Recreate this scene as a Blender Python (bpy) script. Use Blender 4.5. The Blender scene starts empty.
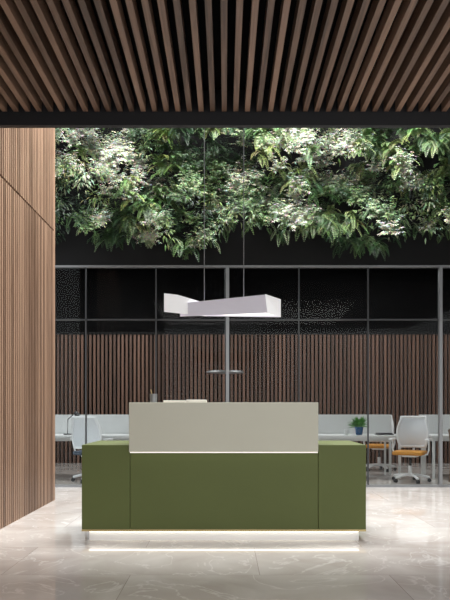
import bpy, bmesh, math, random
from mathutils import Vector, Matrix, noise
random.seed(7)
scene=bpy.context.scene
scene.view_settings.view_transform='Standard'
scene.view_settings.look='None'

def srgb(r,g,b):
    f=lambda c:(c/255/12.92) if c/255<=0.04045 else ((c/255+0.055)/1.055)**2.4
    return (f(r),f(g),f(b),1)

# ---------------- materials ----------------
def newmat(name):
    m=bpy.data.materials.new(name); m.use_nodes=True
    nt=m.node_tree; b=nt.nodes['Principled BSDF']
    return m,nt,b
def plain(name,col,rough=0.5,metal=0,var=0.06,scale=8,bump=0.0,spec=0.5):
    m,nt,b=newmat(name)
    tc=nt.nodes.new('ShaderNodeTexCoord'); n=nt.nodes.new('ShaderNodeTexNoise')
    n.inputs['Scale'].default_value=scale; n.inputs['Detail'].default_value=4
    nt.links.new(tc.outputs['Object'],n.inputs['Vector'])
    mx=nt.nodes.new('ShaderNodeMix'); mx.data_type='RGBA'
    mx.inputs['A'].default_value=tuple(c*(1-var) for c in col[:3])+(1,)
    mx.inputs['B'].default_value=tuple(min(1,c*(1+var)) for c in col[:3])+(1,)
    nt.links.new(n.outputs['Fac'],mx.inputs['Factor'])
    nt.links.new(mx.outputs['Result'],b.inputs['Base Color'])
    b.inputs['Roughness'].default_value=rough; b.inputs['Metallic'].default_value=metal
    b.inputs['Specular IOR Level'].default_value=spec
    if bump:
        bp=nt.nodes.new('ShaderNodeBump'); bp.inputs['Strength'].default_value=bump
        n2=nt.nodes.new('ShaderNodeTexNoise'); n2.inputs['Scale'].default_value=260
        nt.links.new(tc.outputs['Object'],n2.inputs['Vector'])
        nt.links.new(n2.outputs['Fac'],bp.inputs['Height']); nt.links.new(bp.outputs['Normal'],b.inputs['Normal'])
    return m
def wood(name,dark,light,scl,rough=0.45):
    m,nt,b=newmat(name)
    tc=nt.nodes.new('ShaderNodeTexCoord'); mp=nt.nodes.new('ShaderNodeMapping')
    mp.inputs['Scale'].default_value=scl
    nt.links.new(tc.outputs['Object'],mp.inputs['Vector'])
    n=nt.nodes.new('ShaderNodeTexNoise'); n.inputs['Scale'].default_value=1; n.inputs['Detail'].default_value=6
    n.inputs['Distortion'].default_value=0.6
    nt.links.new(mp.outputs['Vector'],n.inputs['Vector'])
    g=nt.nodes.new('ShaderNodeNewGeometry')
    ad=nt.nodes.new('ShaderNodeMath'); ad.operation='MULTIPLY_ADD'
    ad.inputs[1].default_value=0.55; ad.inputs[2].default_value=-0.27
    nt.links.new(g.outputs['Random Per Island'],ad.inputs[0])
    ad2=nt.nodes.new('ShaderNodeMath'); ad2.operation='ADD'; ad2.use_clamp=True
    nt.links.new(ad.outputs[0],ad2.inputs[0]); nt.links.new(n.outputs['Fac'],ad2.inputs[1])
    r=nt.nodes.new('ShaderNodeValToRGB'); r.color_ramp.elements[0].position=0.2; r.color_ramp.elements[1].position=0.8
    r.color_ramp.elements[0].color=dark; r.color_ramp.elements[1].color=light
    nt.links.new(ad2.outputs[0],r.inputs['Fac']); nt.links.new(r.outputs['Color'],b.inputs['Base Color'])
    b.inputs['Roughness'].default_value=rough
    return m
def emis(name,col,s):
    m,nt,b=newmat(name); b.inputs['Base Color'].default_value=col
    b.inputs['Emission Color'].default_value=col; b.inputs['Emission Strength'].default_value=s
    return m

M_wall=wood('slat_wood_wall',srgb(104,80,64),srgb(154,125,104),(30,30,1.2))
M_ceil=wood('slat_wood_ceiling',srgb(74,55,43),srgb(134,106,88),(40,1.5,40))
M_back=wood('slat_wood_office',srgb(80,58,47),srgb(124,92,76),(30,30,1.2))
M_black=plain('black_paint',srgb(14,14,15),0.6,spec=0.2)
M_void=plain('matte_black',srgb(6,6,7),0.9,spec=0.1)
M_beam=plain('dark_steel',srgb(34,35,38),0.5,0.2)
M_frame=plain('aluminium_frame',srgb(130,132,134),0.4,0.5)
M_framed=plain('grey_frame',srgb(62,64,66),0.45,0.4)
M_green=plain('green_linoleum',srgb(92,101,56),0.5,var=0.05,scale=3,bump=0.03,spec=0.3)
M_sage=plain('sage_laminate',srgb(194,193,177),0.36,var=0.03,scale=3,bump=0.02,spec=0.45)
M_brass=plain('brass_trim',srgb(190,170,120),0.35,0.5)
M_white=plain('white_laminate',srgb(230,231,231),0.4,var=0.02)
M_plastic=plain('white_plastic',srgb(238,239,242),0.35,var=0.02)
M_mesh=plain('chair_mesh_fabric',srgb(222,225,231),0.7,var=0.1,scale=60)
M_orange=plain('mustard_fabric',srgb(190,130,50),0.85,var=0.08,scale=40)
M_dark=plain('dark_plastic',srgb(38,39,42),0.5)
M_seatg=plain('grey_fabric',srgb(80,90,105),0.85)
M_lamp=plain('lamp_shell',srgb(222,220,234),0.45,var=0.02)
M_lamplit=plain('lamp_shell_lit',srgb(248,248,250),0.4,var=0.01)  # paler copy of lamp_shell: brighter lit faces put into the colour
M_pot=plain('blue_ceramic',srgb(40,90,140),0.25)
M_leafp=plain('pot_plant_leaf',srgb(80,145,55),0.5,var=0.3,scale=20)
M_paper=plain('paper',srgb(225,222,215),0.8,var=0.03)
M_led=emis('led_strip',(1,0.96,0.88,1),0.6)
M_led2=emis('led_strip_plinth',(1,0.92,0.8,1),3.8)
M_diff=emis('lamp_diffuser',(1,0.98,0.95,1),1.2)

# glass
M_glass=bpy.data.materials.new('partition_glass'); M_glass.use_nodes=True
nt=M_glass.node_tree; nt.nodes.clear()
o=nt.nodes.new('ShaderNodeOutputMaterial'); t=nt.nodes.new('ShaderNodeBsdfTransparent'); t.inputs['Color'].default_value=(0.86,0.88,0.88,1)
gl=nt.nodes.new('ShaderNodeBsdfGlossy'); gl.inputs['Roughness'].default_value=0.0
mx=nt.nodes.new('ShaderNodeMixShader'); mx.inputs[0].default_value=0.005
nt.links.new(t.outputs[0],mx.inputs[1]); nt.links.new(gl.outputs[0],mx.inputs[2]); nt.links.new(mx.outputs[0],o.inputs[0])

# marble floor
M_floor,nt,b=newmat('marble_tiles')
tc=nt.nodes.new('ShaderNodeTexCoord')
mp=nt.nodes.new('ShaderNodeMapping'); mp.inputs['Location'].default_value=(-0.25,-0.02,0)
nt.links.new(tc.outputs['Object'],mp.inputs['Vector'])
br=nt.nodes.new('ShaderNodeTexBrick'); br.offset=0.5; br.inputs['Scale'].default_value=1
br.inputs['Brick Width'].default_value=1.86; br.inputs['Row Height'].default_value=0.93
br.inputs['Mortar Size'].default_value=0.0022; br.inputs['Mortar Smooth'].default_value=0.2
br.inputs['Color1'].default_value=(0,0,0,1); br.inputs['Color2'].default_value=(1,1,1,1); br.inputs['Mortar'].default_value=(0.5,0.5,0.5,1)
nt.links.new(mp.outputs['Vector'],br.inputs['Vector'])
vm=nt.nodes.new('ShaderNodeVectorMath'); vm.operation='MULTIPLY_ADD'
nt.links.new(br.outputs['Color'],vm.inputs[0]); vm.inputs[1].default_value=(7,5,3); nt.links.new(mp.outputs['Vector'],vm.inputs[2])
n1=nt.nodes.new('ShaderNodeTexNoise'); n1.inputs['Scale'].default_value=1.5; n1.inputs['Detail'].default_value=9; n1.inputs['Distortion'].default_value=1.2
nt.links.new(vm.outputs[0],n1.inputs['Vector'])
r1=nt.nodes.new('ShaderNodeValToRGB'); e=r1.color_ramp.elements
e[0].position=0.3; e[0].color=srgb(194,186,180); e[1].position=0.7; e[1].color=srgb(218,213,208)
nt.links.new(n1.outputs['Fac'],r1.inputs['Fac'])
n2=nt.nodes.new('ShaderNodeTexNoise'); n2.inputs['Scale'].default_value=1.0; n2.inputs['Detail'].default_value=5; n2.inputs['Distortion'].default_value=2.2
nt.links.new(vm.outputs[0],n2.inputs['Vector'])
r2=nt.nodes.new('ShaderNodeValToRGB'); r2.color_ramp.elements[0].position=0.488; r2.color_ramp.elements[0].color=(0,0,0,1)
r2.color_ramp.elements[1].position=0.5; r2.color_ramp.elements[1].color=(1,1,1,1)
x=r2.color_ramp.elements.new(0.512); x.color=(0,0,0,1)
nt.links.new(n2.outputs['Fac'],r2.inputs['Fac'])
mv=nt.nodes.new('ShaderNodeMix'); mv.data_type='RGBA'; mv.inputs['B'].default_value=srgb(246,243,240)
sc=nt.nodes.new('ShaderNodeMath'); sc.operation='MULTIPLY'; sc.inputs[1].default_value=0.55
nt.links.new(r2.outputs['Color'],sc.inputs[0]); nt.links.new(sc.outputs[0],mv.inputs['Factor'])
nt.links.new(r1.outputs['Color'],mv.inputs['A'])
mm=nt.nodes.new('ShaderNodeMix'); mm.data_type='RGBA'; mm.inputs['B'].default_value=srgb(156,148,141)
nt.links.new(br.outputs['Fac'],mm.inputs['Factor']); nt.links.new(mv.outputs['Result'],mm.inputs['A'])
nt.links.new(mm.outputs['Result'],b.inputs['Base Color'])
b.inputs['Roughness'].default_value=0.03; b.inputs['Specular IOR Level'].default_value=1.0

# ---------------- mesh helpers ----------------
def addbox(bm,x0,x1,y0,y1,z0,z1,bev=0,mat=0,seg=2):
    r=bmesh.ops.create_cube(bm,size=1)
    vs=r['verts']
    for v in vs:
        v.co=Vector(((x0+x1)/2+v.co.x*(x1-x0),(y0+y1)/2+v.co.y*(y1-y0),(z0+z1)/2+v.co.z*(z1-z0)))
    fs=set(f for v in vs for f in v.link_faces)
    for f in fs: f.material_index=mat
    if bev:
        es=set(e for v in vs for e in v.link_edges)
        bmesh.ops.bevel(bm,geom=list(es),offset=bev,segments=seg,affect='EDGES',profile=0.5)
def addcyl(bm,p0,p1,r0,r1=None,seg=16,mat=0):
    r1=r0 if r1 is None else r1
    p0=Vector(p0);p1=Vector(p1); d=p1-p0
    r=bmesh.ops.create_cone(bm,cap_ends=True,segments=seg,radius1=r0,radius2=r1,depth=d.length)
    q=d.to_track_quat('Z','Y').to_matrix().to_4x4()
    M=Matrix.Translation((p0+p1)/2)@q
    for v in r['verts']: v.co=M@v.co
    for f in set(f for v in r['verts'] for f in v.link_faces): f.material_index=mat
def finish(bm,name,mats,parent=None,smooth=False):
    me=bpy.data.meshes.new(name); bm.to_mesh(me); bm.free()
    for m in mats: me.materials.append(m)
    ob=bpy.data.objects.new(name,me); scene.collection.objects.link(ob)
    if parent: ob.parent=parent
    if smooth:
        for p in me.polygons: p.use_smooth=True
    return ob
def box(name,x0,x1,y0,y1,z0,z1,mat,parent=None,bev=0):
    bm=bmesh.new(); addbox(bm,x0,x1,y0,y1,z0,z1,bev)
    return finish(bm,name,[mat],parent)
def empty(name,loc=(0,0,0),rz=0):
    e=bpy.data.objects.new(name,None); e.location=loc; e.rotation_euler=(0,0,rz); scene.collection.objects.link(e); return e
def tube(bm,pts,r,seg=8,mat=0):
    pts=[Vector(p) for p in pts]; rings=[]
    for i,p in enumerate(pts):
        d=(pts[min(i+1,len(pts)-1)]-pts[max(i-1,0)]).normalized()
        q=d.to_track_quat('Z','Y')
        rings.append([bm.verts.new(p+q@Vector((math.cos(a)*r,math.sin(a)*r,0))) for a in [2*math.pi*k/seg for k in range(seg)]])
    for a,b2 in zip(rings,rings[1:]):
        for k in range(seg):
            f=bm.faces.new([a[k],a[(k+1)%seg],b2[(k+1)%seg],b2[k]]); f.material_index=mat
    for rr in (rings[0],rings[-1]):
        f=bm.faces.new(rr); f.material_index=mat

# ---------------- room shell ----------------
GY=9.87; BY=14.2; WX=-2.22
box('floor',-7,8,-6,BY+0.2,-0.1,0,M_floor)
box('wall_left',WX-0.3,WX-0.03,-4,8.48,0,7.2,M_black)
bm=bmesh.new(); y=-3.95
while y<8.40:
    addbox(bm,WX-0.03,WX,y,y+0.042,0.0,3.49); addbox(bm,WX-0.03,WX,y,y+0.042,3.515,7.2); y+=0.062
addbox(bm,WX-0.30,WX+0.002,8.425,8.485,0,7.2)
wl=finish(bm,'wall_left_slats',[M_wall])
# ceiling
box('ceiling',WX,6.5,-3,6.1,4.18,4.3,M_void)
bm=bmesh.new(); x=WX+0.03
while x<6.4:
    addbox(bm,x,x+0.046,-2.9,6.075,3.97,4.09); x+=0.108
finish(bm,'ceiling_slats',[M_ceil])
box('trim_ceiling_beam',WX,6.5,6.08,6.14,3.845,4.9,M_beam)
box('wall_right',6.5,6.7,1.5,BY,0,7.2,M_black)
# header above glass
box('wall_header',-6,6.5,GY-0.03,GY+0.2,3.36,7.2,M_black)
# office shell
box('wall_back',-6,6.5,BY,BY+0.2,0,4.3,M_void)
box('wall_office_left',-6.2,-6,GY,BY,0,4.3,M_black)
box('ceiling_office',-6,6.5,GY+0.2,BY,4.3,4.4,M_void)
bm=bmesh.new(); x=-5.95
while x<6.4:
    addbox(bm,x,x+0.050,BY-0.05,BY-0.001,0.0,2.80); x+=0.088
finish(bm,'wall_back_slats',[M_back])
box('trim_back_rail',-6,6.5,BY-0.07,BY-0.001,2.80,2.85,M_black)

# glass partition
gp=empty('glass_partition')
ppm=650/GY
def gx(px): return (px-225)/ppm
bm=bmesh.new()
addbox(bm,-6,6.5,GY-0.035,GY-0.03+0.05,3.33,3.36)
addbox(bm,-6,6.5,GY-0.035,GY+0.035,0.0,0.035)
for px,w in ((227.5,0.05),(440,0.045)):
    addbox(bm,gx(px)-w/2,gx(px)+w/2,GY-0.05,GY+0.03,0.035,3.33)
finish(bm,'frame_main',[M_frame],gp)
bm=bmesh.new()
for px in (15,86,156,299,368,512,580):
    addbox(bm,gx(px)-0.009,gx(px)+0.009,GY-0.02,GY+0.02,0.035,3.33)
addbox(bm,-6,6.5,GY-0.02,GY+0.03,2.53,2.55)
finish(bm,'frame_thin',[M_framed],gp)
box('glass_pane',-6,6.5,GY+0.004,GY+0.006,0.035,3.33,M_glass,gp)

# ---------------- reception desk ----------------
rd=empty('reception_desk',(0,0,0))
bm=bmesh.new()
F=5.86
addbox(bm,-1.292,-0.858,F,F+0.8,0.105,0.867,0.004)
addbox(bm,0.842,1.272,F,F+0.8,0.105,0.867,0.004)
addbox(bm,-0.855,0.839,F+0.003,F+0.05,0.105,0.80,0.003)
finish(bm,'body_panels',[M_green],rd)
bm=bmesh.new(); addbox(bm,-0.858,0.834,F-0.055,F+0.32,0.808,1.250,0.003)
finish(bm,'raised_counter',[M_sage],rd)
box('worktop',-0.855,0.839,F+0.33,F+0.8,0.72,0.75,M_white,rd)
box('led_counter',-0.85,0.83,F-0.045,F-0.008,0.798,0.808,M_led,rd)
box('brass_strip',-1.292,1.272,F-0.002,F+0.8,0.088,0.105,M_brass,rd)
bm=bmesh.new(); addbox(bm,-1.235,1.215,F+0.04,F+0.74,0.0,0.088)
finish(bm,'plinth',[M_white],rd)
box('led_plinth',-1.23,1.21,F+0.014,F+0.034,0.084,0.088,M_led2,rd)

# items on counter
bm=bmesh.new(); addcyl(bm,(-0.655,F+0.1,1.250),(-0.655,F+0.1,1.33),0.032,0.035,20)
addcyl(bm,(-0.665,F+0.1,1.31),(-0.68,F+0.1,1.37),0.004,seg=6,mat=1)
finish(bm,'pencil_cup',[M_frame,M_brass])
bm=bmesh.new()
addbox(bm,-0.56,-0.36,F+0.05,F+0.25,1.250,1.270,0.003); addbox(bm,-0.35,-0.17,F+0.05,F+0.25,1.250,1.276,0.003)
addbox(bm,-0.352,-0.34,F+0.05,F+0.25,1.250,1.272)
finish(bm,'open_notebook',[M_paper])

# ---------------- pendant ----------------
pl=empty('pendant_lamp')
PD=6.6; pp=650/PD
def pz(py): return 1.2+(408-py)/pp
def pxx(px): return (px-225)/pp
def prism(front,y0s,y1s,name,mat):
    bm=bmesh.new()
    a=[bm.verts.new((pxx(p[0]),y0,pz(p[1]))) for p,y0 in zip(front,y0s)]
    b=[bm.verts.new((pxx(p[0]),y1,pz(p[1]))) for p,y1 in zip(front,y1s)]
    bm.faces.new(a); bm.faces.new(b[::-1])
    n=len(a)
    for i in range(n): bm.faces.new([a[i],b[i],b[(i+1)%n],a[(i+1)%n]])
    bmesh.ops.recalc_face_normals(bm,faces=bm.faces)
    return finish(bm,name,[mat],pl)
prism([(180,303),(264,298),(266,315.5),(180,316)],[6.62,6.40,6.40,6.62],[6.64,6.42,6.42,6.64],'shade_front',M_lamp)
prism([(165,295),(178,295.5),(206,302),(206,315),(165,313)],[6.50,6.56,6.68,6.68,6.50],[6.52,6.58,6.70,6.70,6.52],'shade_left_wing',M_lamplit)
prism([(206,301),(282,297),(282,315),(206,314.5)],[6.70,6.74,6.74,6.70],[6.72,6.76,6.76,6.72],'shade_back',M_lamp)
prism([(264,297.5),(282,297),(282,315),(266,316)],[6.40,6.74,6.74,6.40],[6.42,6.76,6.76,6.42],'shade_right_end',M_lamplit)
bm=bmesh.new()
pts=[(pxx(182),6.645),(pxx(264),6.43),(pxx(281),6.73),(pxx(206),6.69)]
a=[bm.verts.new((p[0],p[1],pz(313.5))) for p in pts]; b2=[bm.verts.new((p[0],p[1],pz(312.5))) for p in pts]
bm.faces.new(a); bm.faces.new(b2[::-1])
for i in range(4): bm.faces.new([a[i],b2[i],b2[(i+1)%4],a[(i+1)%4]])
finish(bm,'diffuser',[M_diff],pl)
bm=bmesh.new()
for px in (204,244):
    addcyl(bm,(pxx(px),6.685,pz(313)),(pxx(px),6.685,7.0),0.0045,seg=6)
finish(bm,'suspension_cables',[M_frame],pl)
bm=bmesh.new()
for yy in (6.68,8.3): addbox(bm,WX-0.3,6.5,yy-0.05,yy+0.05,7.0,7.2)
finish(bm,'trim_roof_beams',[M_beam])

# ---------------- living wall ----------------
verts=[];faces=[];cols=[]
def quad(pts,c):
    i=len(verts); verts.extend(pts); faces.append(tuple(range(i,i+len(pts)))); cols.append(c)
def leaf(base,d,up,L,W,c,droop=0.25):
    side=d.cross(up)
    if side.length<1e-4: return
    side.normalize(); n=side.cross(d).normalized()
    m=base+d*L*0.45; tip=base+d*L-n*L*droop
    a=m+side*W*0.5-n*W*0.12; b2=m-side*W*0.5-n*W*0.12
    quad([base,a,tip,m+n*W*0.05],c); quad([base,m+n*W*0.05,tip,b2],tuple(q*0.93 for q in c))
def rv(s=1): return Vector((random.uniform(-s,s),random.uniform(-s,s),random.uniform(-s,s)))
def frond(base,d,L,W,c,np_=13):
    p=base.copy(); d=d.normalized(); step=L/np_
    up=Vector((0,0,1))
    for i in range(np_):
        t=(i+0.5)/np_
        d=(d+Vector((0,0,-0.11-0.06*t))).normalized()
        q=p+d*step
        side=d.cross(up)
        if side.length<0.05: side=Vector((1,0,0))
        side.normalize(); n=side.cross(d).normalized()
        w=W*math.sin(math.pi*min(1,(0.12+0.88*t)**0.8))*1.0+0.008
        for s in (1,-1):
            pd=(side*s+d*0.45-n*0.12).normalized()
            tip=p+pd*w
            quad([p,p+pd*w*0.5+d*step*0.42,tip,p+pd*w*0.5-d*step*0.30],tuple(k*random.uniform(0.85,1.12) for k in c))
        p=q
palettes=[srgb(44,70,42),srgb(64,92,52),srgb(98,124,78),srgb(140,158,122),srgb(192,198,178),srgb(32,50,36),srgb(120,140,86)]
def bottom(x):
    return 3.73+0.12*math.sin(x*2.3+0.4)+0.08*math.sin(x*5.1+1.0)
x=-3.4; SP=0.13
while x<4.6:
    z=bottom(x)
    while z<6.1:
        cx=x+random.uniform(-.1,.1); cz=z+random.uniform(-.08,.08)
        nb=noise.noise(Vector((cx*2.4,cz*2.8,3.1)))
        bul=0.38+1.25*nb+random.uniform(-.05,.08)
        if cz<4.0: bul+=0.12
        bul=max(0.03,bul)
        base=Vector((cx,GY-0.08-bul,cz))
        if base.x<WX+0.3 and base.y<8.6: base.y=8.8
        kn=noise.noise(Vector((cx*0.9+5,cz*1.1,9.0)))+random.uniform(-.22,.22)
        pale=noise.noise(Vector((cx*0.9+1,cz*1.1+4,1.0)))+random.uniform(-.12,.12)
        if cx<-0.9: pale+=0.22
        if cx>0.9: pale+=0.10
        if kn>0.12:
            c=random.choice(palettes[:3]+[palettes[6]])
            for k in range(8):
                a=random.uniform(0,math.tau)
                d=Vector((math.cos(a)*0.9,-0.9,math.sin(a)*0.6+0.25))+rv(.15)
                frond(base+rv(.05),d,random.uniform(.22,.42),random.uniform(.035,.065),tuple(q*random.uniform(.8,1.2) for q in c[:3]))
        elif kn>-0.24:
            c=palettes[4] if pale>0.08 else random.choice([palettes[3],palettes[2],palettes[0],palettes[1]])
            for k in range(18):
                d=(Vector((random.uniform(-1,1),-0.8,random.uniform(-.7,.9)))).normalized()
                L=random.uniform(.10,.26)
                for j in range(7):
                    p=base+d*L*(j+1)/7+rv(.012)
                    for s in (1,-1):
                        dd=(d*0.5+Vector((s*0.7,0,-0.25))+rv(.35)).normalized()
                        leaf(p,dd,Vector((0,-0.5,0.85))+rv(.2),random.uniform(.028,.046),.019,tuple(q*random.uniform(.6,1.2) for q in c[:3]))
        else:
            c=random.choice([palettes[0],palettes[5],palettes[1],palettes[3],palettes[6]])
            for k in range(40):
                d=Vector((random.uniform(-1,1),-random.uniform(.2,1),random.uniform(-.9,.7))).normalized()
                st=base+d*random.uniform(.02,.2)
                leaf(st,d,Vector((0,-0.4,0.9))+rv(.25),random.uniform(.05,.10),random.uniform(.018,.028),tuple(q*random.uniform(.75,1.25) for q in c[:3]),0.4)
        z+=SP
    for k in range(2):
        b0=Vector((x+random.uniform(-.1,.1),GY-0.2-random.uniform(0,.35),bottom(x)+random.uniform(-.02,.15)))
        c=random.choice(palettes[:4])
        frond(b0,Vector((random.uniform(-.7,.7),-0.6,-0.1)),random.uniform(.2,.42),random.uniform(.04,.07),c[:3])
    x+=SP
me=bpy.data.meshes.new('living_wall_plants'); me.from_pydata([tuple(v) for v in verts],[],faces)
at=me.color_attributes.new('leafcol','FLOAT_COLOR','CORNER')
buf=[]
for f,c in zip(faces,cols):
    for _ in f: buf.extend((c[0],c[1],c[2],1))
at.data.foreach_set('color',buf)
M_leaf,nt,b=newmat('foliage')
an=nt.nodes.new('ShaderNodeAttribute'); an.attribute_name='leafcol'
nt.links.new(an.outputs['Color'],b.inputs['Base Color']); b.inputs['Roughness'].default_value=0.45
b.inputs['Specular IOR Level'].default_value=0.35
me.materials.append(M_leaf)
lw=bpy.data.objects.new('living_wall_plants',me); scene.collection.objects.link(lw)

# ---------------- office ----------------
def workstation(x0,x1,yf,depth=0.75):
    e=empty('office_workstation',((x0+x1)/2,yf,0)); hw=(x1-x0)/2
    bm=bmesh.new(); addbox(bm,-hw,hw,0,depth,0.70,0.735,0.004); finish(bm,'tabletop',[M_white],e)
    bm=bmesh.new()
    n=max(1,round((x1-x0)/1.6))
    for i in range(n+1):
        xx=-hw+0.05+(2*hw-0.1)*i/n
        for yy in (0.06,depth-0.06): addbox(bm,xx-0.02,xx+0.02,yy-0.02,yy+0.02,0,0.70)
        addbox(bm,xx-0.02,xx+0.02,0.06,depth-0.06,0.66,0.70)
    addbox(bm,-hw+0.05,hw-0.05,depth/2-0.02,depth/2+0.02,0.665,0.70)
    finish(bm,'legs',[M_white],e)
    e2=empty('privacy_screen',((x0+x1)/2,yf,0))
    bm=bmesh.new()
    w=2*hw/n
    for i in range(n):
        addbox(bm,-hw+w*i+0.01,-hw+w*(i+1)-0.01,depth+0.01,depth+0.04,0.60,1.08,0.006)
        for s in (0.12,w-0.12): addbox(bm,-hw+w*i+s-0.015,-hw+w*i+s+0.015,depth+0.012,depth+0.038,0,0.61)
    finish(bm,'panels',[M_white],e2)
    return e
workstation(-5.2,-1.3,11.0)
workstation(1.3,3.02,11.0)
workstation(3.5,5.6,11.0)

def rbox_back(bm,w,z0,z1,mat_frame,mat_mesh):
    def P(u,v):
        ww=w/2*(0.82+0.18*math.sin(math.pi*min(1,v*1.1)))
        return Vector((u*ww, 0.24+0.07*v-0.05*math.sin(math.pi*v)-0.05*u*u, z0+(z1-z0)*v))
    N=10
    g=[[bm.verts.new(P(-1+2*i/N,j/N)) for i in range(N+1)] for j in range(N+1)]
    for j in range(N):
        for i in range(N):
            f=bm.faces.new([g[j][i],g[j][i+1],g[j+1][i+1],g[j+1][i]]); f.material_index=mat_mesh
    loop=[P(-1,j/N) for j in range(N+1)]+[P(-1+2*i/N,1) for i in range(1,N+1)]+[P(1,1-j/N) for j in range(1,N+1)]+[P(1-2*i/N,0) for i in range(1,N+1)]
    tube(bm,loop,0.02,8,mat_frame)
def office_chair(loc,rz,seatmat):
    e=empty('office_chair',loc,rz)
    bm=bmesh.new()
    for k in range(5):
        a=math.tau*k/5+0.3; d=Vector((math.cos(a),math.sin(a),0))
        tube(bm,[d*0.03+Vector((0,0,.12)),d*0.18+Vector((0,0,.105)),d*0.30+Vector((0,0,.075))],0.02)
        s=d.cross(Vector((0,0,1)))*0.022
        c=d*0.30+Vector((0,0,.03))
        addcyl(bm,c-s,c+s,0.03,seg=14,mat=1)
    addcyl(bm,(0,0,.09),(0,0,.26),0.03); addcyl(bm,(0,0,.26),(0,0,.42),0.018,mat=1)
    addbox(bm,-0.12,0.12,-0.1,0.14,.405,.44,0.01)
    finish(bm,'base',[M_plastic,M_dark],e)
    bm=bmesh.new(); addbox(bm,-0.24,0.24,-0.25,0.21,.44,.505,0.028,seg=4); finish(bm,'seat',[seatmat],e,True)
    bm=bmesh.new(); rbox_back(bm,0.50,0.56,1.05,0,1)
    tube(bm,[(0,0.12,.42),(0,0.24,.44),(0,0.28,.52),(0,0.27,.75)],0.02)
    finish(bm,'backrest',[M_plastic,M_mesh],e,True)
    bm=bmesh.new()
    for s in (1,-1):
        tube(bm,[(s*.12,0.02,.43),(s*.27,0.02,.45),(s*.29,0.03,.52),(s*.29,0.04,.68)],0.014)
        addbox(bm,s*.29-.035,s*.29+.035,-0.14,0.12,.68,.705,0.01)
    finish(bm,'armrests',[M_plastic],e,True)
    return e
office_chair((-2.18,10.62,0),math.radians(164),M_seatg)
office_chair((3.02,10.6,0),math.radians(-28),M_orange)
office_chair((2.95,12.45,0),math.radians(-20),M_orange)

e=empty('wooden_chair',(3.95,10.6,0),math.radians(60))
bm=bmesh.new(); addbox(bm,-.22,.22,-.22,.22,.43,.46,.01)
for sx in (-1,1):
    tube(bm,[(sx*.19,-.19,.43),(sx*.21,-.22,0)],.016); tube(bm,[(sx*.21,.24,0),(sx*.19,.2,.45),(sx*.19,.25,.85)],.016)
tube(bm,[(-.19,.25,.83),(0,.28,.84),(.19,.25,.83)],.02); tube(bm,[(-.19,.23,.68),(0,.26,.68),(.19,.23,.68)],.014)
finish(bm,'frame',[M_wall],e)

e=empty('potted_plant',(2.32,11.25,0.736))
bm=bmesh.new(); addcyl(bm,(0,0,0),(0,0,.14),.055,.075,20); finish(bm,'pot',[M_pot],e,False)
bm=bmesh.new()
for k in range(60):
    a=random.uniform(0,math.tau); el=random.uniform(.1,1.4)
    d=Vector((math.cos(a)*math.cos(el),math.sin(a)*math.cos(el),math.sin(el)))
    base=Vector((0,0,.13)); m=base+d*.12; tip=base+d*random.uniform(.18,.27)+Vector((0,0,-.03)); s=d.cross(Vector((0,0,1))).normalized()*.034
    vs=[bm.verts.new(p) for p in (base,m+s,tip,m-s)]; bm.faces.new(vs)
finish(bm,'foliage',[M_leafp],e)
bm=bmesh.new(); addcyl(bm,(2.1,11.25,.736),(2.1,11.25,.83),.035,.04,16)
tube(bm,[(2.135,11.25,.81),(2.165,11.25,.80),(2.165,11.25,.765),(2.132,11.25,.755)],.006)
finish(bm,'coffee_mug',[M_white])
bm=bmesh.new(); addbox(bm,2.62,2.9,11.15,11.4,.736,.75,.002); addbox(bm,2.64,2.88,11.16,11.38,.75,.77,.002)
finish(bm,'book_stack',[M_dark,M_paper])
bm=bmesh.new(); addcyl(bm,(-2.75,11.35,.736),(-2.75,11.35,.75),.07,seg=20); tube(bm,[(-2.75,11.35,.75),(-2.75,11.38,1.0),(-2.6,11.3,1.12)],.008)
addcyl(bm,(-2.6,11.3,1.13),(-2.56,11.28,1.07),.03,.05)
finish(bm,'desk_lamp',[M_dark])
e=empty('round_pendant_lamp',(0,12.2,0))
bm=bmesh.new(); addcyl(bm,(0,0,1.86),(0,0,1.89),.36,.34,40); addcyl(bm,(0,0,1.89),(0,0,4.3),.004,seg=6); finish(bm,'shade',[M_frame],e)

# ---------------- lights ----------------
w=bpy.data.worlds.new('World'); scene.world=w; w.use_nodes=True
bg=w.node_tree.nodes['Background']; bg.inputs[0].default_value=(0.97,0.98,1,1); bg.inputs[1].default_value=1.8
def area(name,loc,target,sx,sy,p,col=(1,1,1)):
    l=bpy.data.lights.new(name,'AREA'); l.shape='RECTANGLE'; l.size=sx; l.size_y=sy; l.energy=p; l.color=col
    o=bpy.data.objects.new(name,l); scene.collection.objects.link(o); o.location=loc
    o.rotation_euler=(Vector(target)-Vector(loc)).to_track_quat('-Z','Y').to_euler(); return o
area('skylight',(0.6,7.2,8.2),(0.6,8.2,0),6,1.8,1550,(1,0.99,0.97))
area('foyer_fill_light',(0.8,0.8,3.95),(0.8,0.9,0),5.4,4.2,190,(1,0.99,0.97))  # added fill lamp, kept out of view, brightens the foyer floor
area('office_light_left',(-2.8,12.0,4.2),(-2.8,12.0,0),3,1.6,135,(1,0.98,0.96))
area('office_light_right',(2.8,12.0,4.2),(2.8,12.0,0),3,1.6,135,(1,0.98,0.96))

# ---------------- camera ----------------
cd=bpy.data.cameras.new('camera'); cam=bpy.data.objects.new('camera',cd); scene.collection.objects.link(cam)
cam.location=(0,0,1.2); cam.rotation_euler=(math.radians(90),0,0)
cd.sensor_fit='VERTICAL'; cd.sensor_height=36; cd.lens=39; cd.shift_y=0.18; cd.clip_end=100
scene.camera=cam
